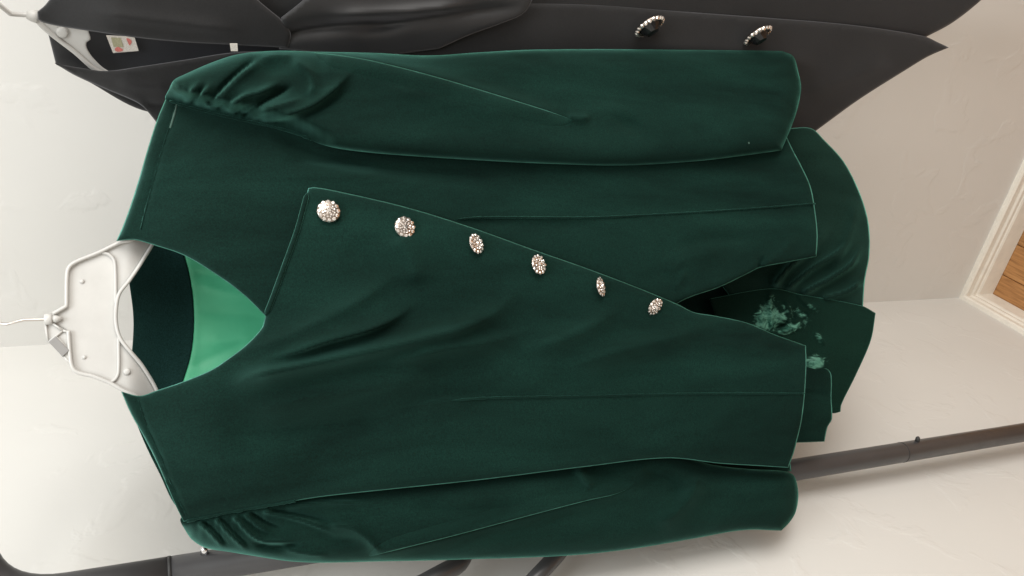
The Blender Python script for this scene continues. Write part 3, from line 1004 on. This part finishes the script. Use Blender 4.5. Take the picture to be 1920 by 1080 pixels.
# ---- small pale lint flecks and worn spots at the shoulder seam
def fleck(px, r, hf):
    c = GP.at([px], hf)[0]
    V, F = [], []
    k = 7
    for j in range(k):
        a = 2 * math.pi * j / k
        V.append(c + np.array([math.cos(a) * r * rng.uniform(0.5, 1.2), -0.0002, math.sin(a) * r * rng.uniform(0.5, 1.2)]))
    V.append(c + np.array([0, -0.0009, 0]))
    F = [(j, (j + 1) % k, k) for j in range(k)]
    F2 = oriented(np.array(V), F, GP.n)
    mesh_obj('lint_fleck', V, F2, M['lint'], green)
def srh(px):
    P = np.array([px], float)
    d, _, _ = seg_dist(P, catmull(SLR, True, 5), True)
    return float(sleeve_r_h(P, d)[0]) + sum(float(f(P)[0]) for f in sr_f)
fleck((1404, 268), 0.0013, srh((1404, 268)) + 0.0006)

# ================================================================== WHITE HANGER OF THE GREEN JACKET
HP = Plane((0, 0.722, 0), GTURN)
hook_c = HP.at([(92, 600)], 0)[0]
hang = thing('coat_hanger', 'white moulded plastic hanger holding the green velvet jacket', 'hanger', hook_c)
HO = [(99, 606, 'c'), (101, 588, 'c'), (124.5, 574, 'c'), (126, 511), (131, 499), (142, 491), (186, 473), (224, 455), (250, 448), (300, 330), (330, 240, 'c'), (345, 240, 'c'), (320, 340), (293, 442),
      (265, 492), (243, 525), (223, 552), (217, 587), (219, 615), (227, 637), (246, 661), (268, 688), (295, 736), (325, 840), (360, 940, 'c'), (345, 942, 'c'), (300, 850), (258, 748), (231, 732),
      (208, 719), (176, 706), (143, 697), (134, 684), (131, 660), (127, 621, 'c')]
def flat_h(v):
    return lambda P, d: np.full(len(P), v)
def arm_h(v):
    return lambda P, d: v - 0.020 * sstep(235, 330, P[:, 0])
pl = cloth_panel('hanger_plate', HO, HP, arm_h(-0.002), M['hanger'], hang, 6, (2, 0.0003), thick=0.0025)
def hanger_rib(pts, r, hv=0.0, par=hang):
    A = catmull(pts, step=4)
    W = HP.at(A, hv - 0.020 * sstep(235, 330, A[:, 0]))
    tube('rib', W, r, M['hanger'], par, 8)
hanger_rib([(100, 588), (124.5, 574, 'c'), (126, 511), (131, 499), (142, 491), (186, 473), (224, 455), (252, 447), (275, 400), (310, 300)], 0.0015, 0.0003)
hanger_rib([(128, 620), (131, 660), (134, 684), (143, 697), (176, 706), (208, 719), (231, 732), (260, 748), (300, 850)], 0.0015, 0.0003)
hanger_rib([(320, 340), (293, 442), (265, 492), (243, 525), (223, 552), (217, 587), (219, 615), (227, 637), (246, 661), (268, 688), (295, 736), (325, 840)], 0.0015, 0.0003)
hanger_rib([(190, 473), (204, 477), (213, 486), (216, 500), (217, 570)], 0.0013, -0.001)
hanger_rib([(222, 632), (222, 697), (217, 710), (206, 718)], 0.0013, -0.001)
for c, r in (((154, 528), 0.0018), ((238, 697), 0.0028), ((158, 670), 0.0015)):
    w = HP.at([c], -0.0025)[0]
    tube('moulding_bump', [w, w + HP.n * 0.0012, w + HP.n * 0.002], [r, r, r * 0.6], M['hanger'], hang, 14)
# neck block and hook socket
w0, w1 = HP.at([(83, 599)], 0)[0], HP.at([(98, 598)], 0)[0]
tube('hook_socket', [w0, w0 * 0.9 + w1 * 0.1, w1 * 0.9 + w0 * 0.1, w1], [0.0038, 0.0046, 0.0046, 0.004], M['hanger'], hang, 10)
tube('hook_pin', [w1, HP.at([(105, 598)], 0.001)[0], HP.at([(118, 597)], 0)[0]], [0.0028, 0.003, 0.001], M['hanger'], hang, 12)
# open triangle and folded size tab beside the neck
for a, b_ in (((85, 606), (90, 642)), ((90, 642), (118, 620)), ((98, 606), (118, 620)), ((118, 620), (128, 622)), ((104, 631), (130, 656)), ((119, 668), (134, 684))):
    W = HP.at([a, b_], 0.0)
    tube('rib', W, 0.0009, M['hanger'], hang, 8)
prism('web_plate', HP.at([(86, 607), (91, 640), (117, 620), (99, 606)], -0.001), -HP.n * 0.001, M['hanger'], hang)
prism('web_plate', HP.at([(106, 632), (118, 621), (128, 623), (130, 655)], -0.001), -HP.n * 0.001, M['hanger'], hang)
bevel(prism('size_tab', HP.at([(91, 641), (104, 630), (130, 657), (117, 669)], 0.002), -HP.n * 0.004, M['hanger_grey'], hang, label='folded grey size tab'), 0.0005)
prism('web_plate', HP.at([(117, 669), (130, 657), (134, 684)], 0.0), -HP.n * 0.002, M['hanger'], hang)
# wire hook over the rail
hk = w0
rp = rail_point(hk[0] - 0.004)
Rk = RP * 0.97 + 0.0013
hd = np.array([0.25, -0.97, 0]); hd /= np.linalg.norm(hd)
pts = [w1, w0, HP.at([(45, 600)], 0)[0], HP.at([(12, 608)], 0)[0]]
pts.append(rp + hd * Rk * 1.6 - np.array([0, 0, 0.006]))
for a in np.linspace(10, 210, 12):
    a = math.radians(a)
    pts.append(rp + hd * Rk * math.cos(a) + np.array([0, 0, Rk * math.sin(a)]))
sm = [pts[0], pts[1]]
tube('wire_hook', pts, 0.0011, M['wire'], hang, 8)

# ================================================================== BLACK JACKET
BX = on_y((600, 130), 0.80)
BP = Plane((BX[0], BX[1], 0), 36)
bbase = BP.at([(1600, 120)], 0)[0]
black = thing('black_jacket', 'black wool jacket with jewelled black buttons hanging behind the green jacket', 'jacket', bbase)
cloth_panel('back_lining', [(84, 40, 'c'), (92, 70), (105, 121, 'c'), (190, 145), (300, 150), (560, 130), (700, 90, 'c'), (560, 60), (300, 50), (150, 40)], BP,
            lambda P, d: -0.030 - 0.008 * sstep(100, 250, P[:, 0]) - 0.0 * P[:, 1], M['black_lining'], black, 8, (4, 0.001), label='dark lining inside the neck')
cloth_panel('back_panel', [(84, 38, 'c'), (105, 121, 'c'), (160, 150), (280, 210), (700, 260), (1400, 250, 'c'), (1500, 200), (1640, 20, 'c'), (1640, -60, 'c'), (300, -60), (150, 0)], BP,
            lambda P, d: -0.046 + 0 * d, M['black'], black, 14, (4, 0.001))
# near front with shoulder, runs down to the pointed hem
def bn_h(P, d):
    return -0.006 + 0.012 * np.exp(-((P[:, 1] - 95) / 110) ** 2) + wobble(P, 300, 0.003) - 0.022 * (1 - sstep(110, 260, P[:, 0]))
bn_f = [Fold([(108, 122), (150, 128), (200, 132), (260, 132)], 0.003, 3, 14, 0.1, 0.4),
        Fold([(210, 150), (260, 160), (330, 165)], 0.002, 12, 12), Fold([(260, 190), (300, 200), (350, 190)], -0.003, 9, 9),
        Fold([(1180, 85), (1400, 100), (1560, 130)], 0.002, 22, 22), Fold([(1500, 180), (1580, 150), (1680, 115)], 0.0025, 22, 16)]
cloth_panel('near_front', [(103, 119, 'c'), (140, 141), (200, 168), (254, 191), (272, 204), (300, 238, 'c'), (420, 300), (700, 330), (1200, 320), (1500, 270), (1529, 246, 'c'), (1610, 187),
                           (1700, 130), (1740, 106), (1779, 89, 'c'), (1760, 80), (1730, 67), (1600, 47), (1450, 34), (1300, 23), (1150, 10), (1000, 5), (900, 6, 'c'), (700, 60), (560, 93), (440, 98), (340, 113), (260, 125), (195, 133),
                           (150, 127)], BP,
            lambda P, d: bn_h(P, d), M['black'], black, 6, (8, 0.003), folds=bn_f, label='near front with a pointed hem corner')
# far front with its collar and notched lapel
def bf_h(P, d):
    return 0.001 + 0.010 * np.exp(-((P[:, 1] - 20) / 90) ** 2) + wobble(P, 280, 0.003) - 0.026 * (1 - sstep(70, 230, P[:, 0]))
bf_f = [Fold([(650, 62), (760, 40), (900, 20), (1000, 10)], -0.004, 9, 12), Fold([(600, 30), (760, 22), (900, 8)], 0.005, 12, 12), Fold([(250, 40), (420, 50), (600, 60)], 0.003, 16, 14),
        Fold([(470, 85), (560, 58), (660, 45), (780, 36)], -0.006, 12, 14, 0.2, 0.3)]
cloth_panel('collar', [(70, 22, 'c'), (84, 10), (100, -10), (140, -50, 'c'), (430, -60, 'c'), (480, -4), (525, 34, 'c'), (545, 62), (540, 90, 'c'), (430, 84), (340, 79), (250, 70), (160, 57), (110, 49), (84, 43),
                       (72, 37)], BP,
            lambda P, d: bf_h(P, d) + 0.006, M['black'], black, 6, (7, 0.003), folds=[Fold([(150, 20), (300, 40), (470, 60)], 0.003, 16, 12)], label='turned-down collar')
cloth_panel('far_front', [(440, -60, 'c'), (1700, -60), (1880, -40, 'c'), (1840, 0), (1785, 43), (1731, 72, 'c'), (1600, 75), (1400, 70), (1000, 65), (700, 80), (560, 60), (470, 30)], BP,
            lambda P, d: bf_h(P, d) - 0.012 + 0.000 * d, M['black'], black, 8, (8, 0.003), folds=bf_f)
cloth_panel('lapel', [(523, 92, 'c'), (532, 60), (527, 33, 'c'), (566, 2), (620, -50, 'c'), (860, -50), (1010, -30, 'c'), (985, 22), (940, 44), (880, 66), (822, 92, 'c'), (700, 105)], BP,
            lambda P, d: bf_h(P, d) + 0.005, M['black_lapel'], black, 6, (5, 0.002), folds=bf_f, label='lapel with a slanted lower edge')
# woven label and white size tag inside the neck
lab = mesh_obj('label', BP.at([(199, 66), (252, 69), (260, 95), (212, 99)], [-0.031] * 4), [(0, 1, 2, 3)], M['label'], black, smooth=False, label='white woven label with olive and red print')
s = lab.modifiers.new('t', 'SOLIDIFY'); s.thickness = 0.0006
def print_patch(pts, mat, par, h=-0.0300):
    A = catmull(pts, True, 2)
    V = BP.at(A, h)
    mesh_obj('print', V, oriented(V, [tuple(range(len(A))), ], BP.n) if False else [tuple(range(len(A)))], mat, par, smooth=False)
print_patch([(208, 70, 'c'), (226, 71, 'c'), (232, 88, 'c'), (213, 88, 'c')], M['label_olive'], lab)
print_patch([(215, 92), (220, 88), (226, 90), (231, 94), (224, 97), (217, 96)], M['label_red'], lab)
print_patch([(237, 72), (243, 73), (247, 78), (243, 85), (240, 80)], M['label_red'], lab)
prism('size_tag', BP.at([(431, 82), (445, 82), (446, 96), (433, 96)], 0.0185), -BP.n * 0.001, M['label'], black)
# jewelled black buttons
def black_button(px, R, h):
    c = BP.at([px], h)[0]
    n = np.array([-0.90, -0.29, -0.31])
    ax, ay, an = frame(n)
    V, F = [], []
    k = 28
    prof = [(0, -0.003), (0.75, -0.003), (0.98, -0.001), (1.0, 0.001), (0.9, 0.0026), (0.74, 0.0026), (0.70, 0.001), (0, 0.001)]
    for rr, z in prof:
        for j in range(k):
            a = 2 * math.pi * j / k
            V.append(c + rr * R * (ax * math.cos(a) + ay * math.sin(a)) + an * z)
    for i in range(len(prof) - 1):
        for j in range(k):
            q = (j + 1) % k
            F.append((i * k + j, i * k + q, (i + 1) * k + q, (i + 1) * k + j))
    bt = mesh_obj('button', V, F, M['silver'], black, label='button with a black cut stone ringed by clear stones')
    V, F = [], []
    for j in range(20):
        a = 2 * math.pi * j / 20
        o = ax * math.cos(a) + ay * math.sin(a)
        gx, gy, gn = frame(an * 0.75 + 0.75 * o + rng.uniform(-0.1, 0.1, 3), an)
        gem(V, F, c + o * R * 0.93 + an * 0.0018, gx, gy, gn, R * 0.150, 0.0014, 7)
    mesh_obj('rhinestones', V, F, M['stone'], bt, smooth=False, kind='stuff')
    V, F = [], []
    gem(V, F, c + an * 0.0012, ax, ay, an, R * 0.74, 0.0085, 10)
    mesh_obj('centre_stone', V, F, M['jet'], bt, smooth=False, label='black faceted centre stone')
    tube('shank', [c - an * 0.002, BP.at([px], h - 0.014)[0]], 0.002, M['silver'], bt, 8)
for px in ((1217, 48), (1420, 65)):
    P = np.array([px], float)
    black_button(px, 0.0175, float(bn_h(P, None)[0]) + 0.009)

# ================================================================== HANGER OF THE BLACK JACKET
hb = BP.at([(70, 28)], -0.016)[0]
hang2 = thing('coat_hanger', 'cream plastic hanger inside the neck of the black jacket', 'hanger', hb)
cloth_panel('hanger_plate', [(60, 24, 'c'), (75, 20), (110, 30), (160, 45), (167, 62), (170, 74), (162, 80), (164, 92), (176, 110), (200, 131), (330, 190, 'c'), (320, 196, 'c'), (182, 133), (140, 95), (100, 62), (68, 38, 'c')], BP,
            lambda P, d: -0.019 + 0 * d, M['hanger'], hang2, 5, (2, 0.0005), thick=0.003)
A = catmull([(66, 34), (86, 55), (140, 97), (185, 134), (320, 195)], step=6)
tube('rib', BP.at(A, -0.0185), 0.0024, M['hanger'], hang2, 8)
w = BP.at([(117, 60)], -0.019)[0]
tube('moulding_bump', [w, w + BP.n * 0.002, w + BP.n * 0.003], [0.005, 0.005, 0.003], M['hanger'], hang2, 14)
k0, k1 = BP.at([(72, 32)], -0.02)[0], BP.at([(50, 28)], -0.02)[0]
tube('hook_socket', [k0, k0 * 0.4 + k1 * 0.6, k1], [0.006, 0.005, 0.0035], M['hanger'], hang2, 12)
rp2 = rail_point(k1[0] + 0.002)
hd2 = BP.right * 0.0 + np.array([0.3, -0.95, 0]); hd2 /= np.linalg.norm(hd2)
pts = [k0, k1, BP.at([(20, 26)], -0.02)[0]]
pts.append(rp2 + hd2 * Rk * 1.3 - np.array([0, 0, 0.01]))
for a in np.linspace(5, 210, 12):
    a = math.radians(a)
    pts.append(rp2 + hd2 * (Rk + 0.001) * math.cos(a) + np.array([0, 0, (Rk + 0.001) * math.sin(a)]))
tube('wire_hook', pts, 0.0022, M['hanger'], hang2, 8)
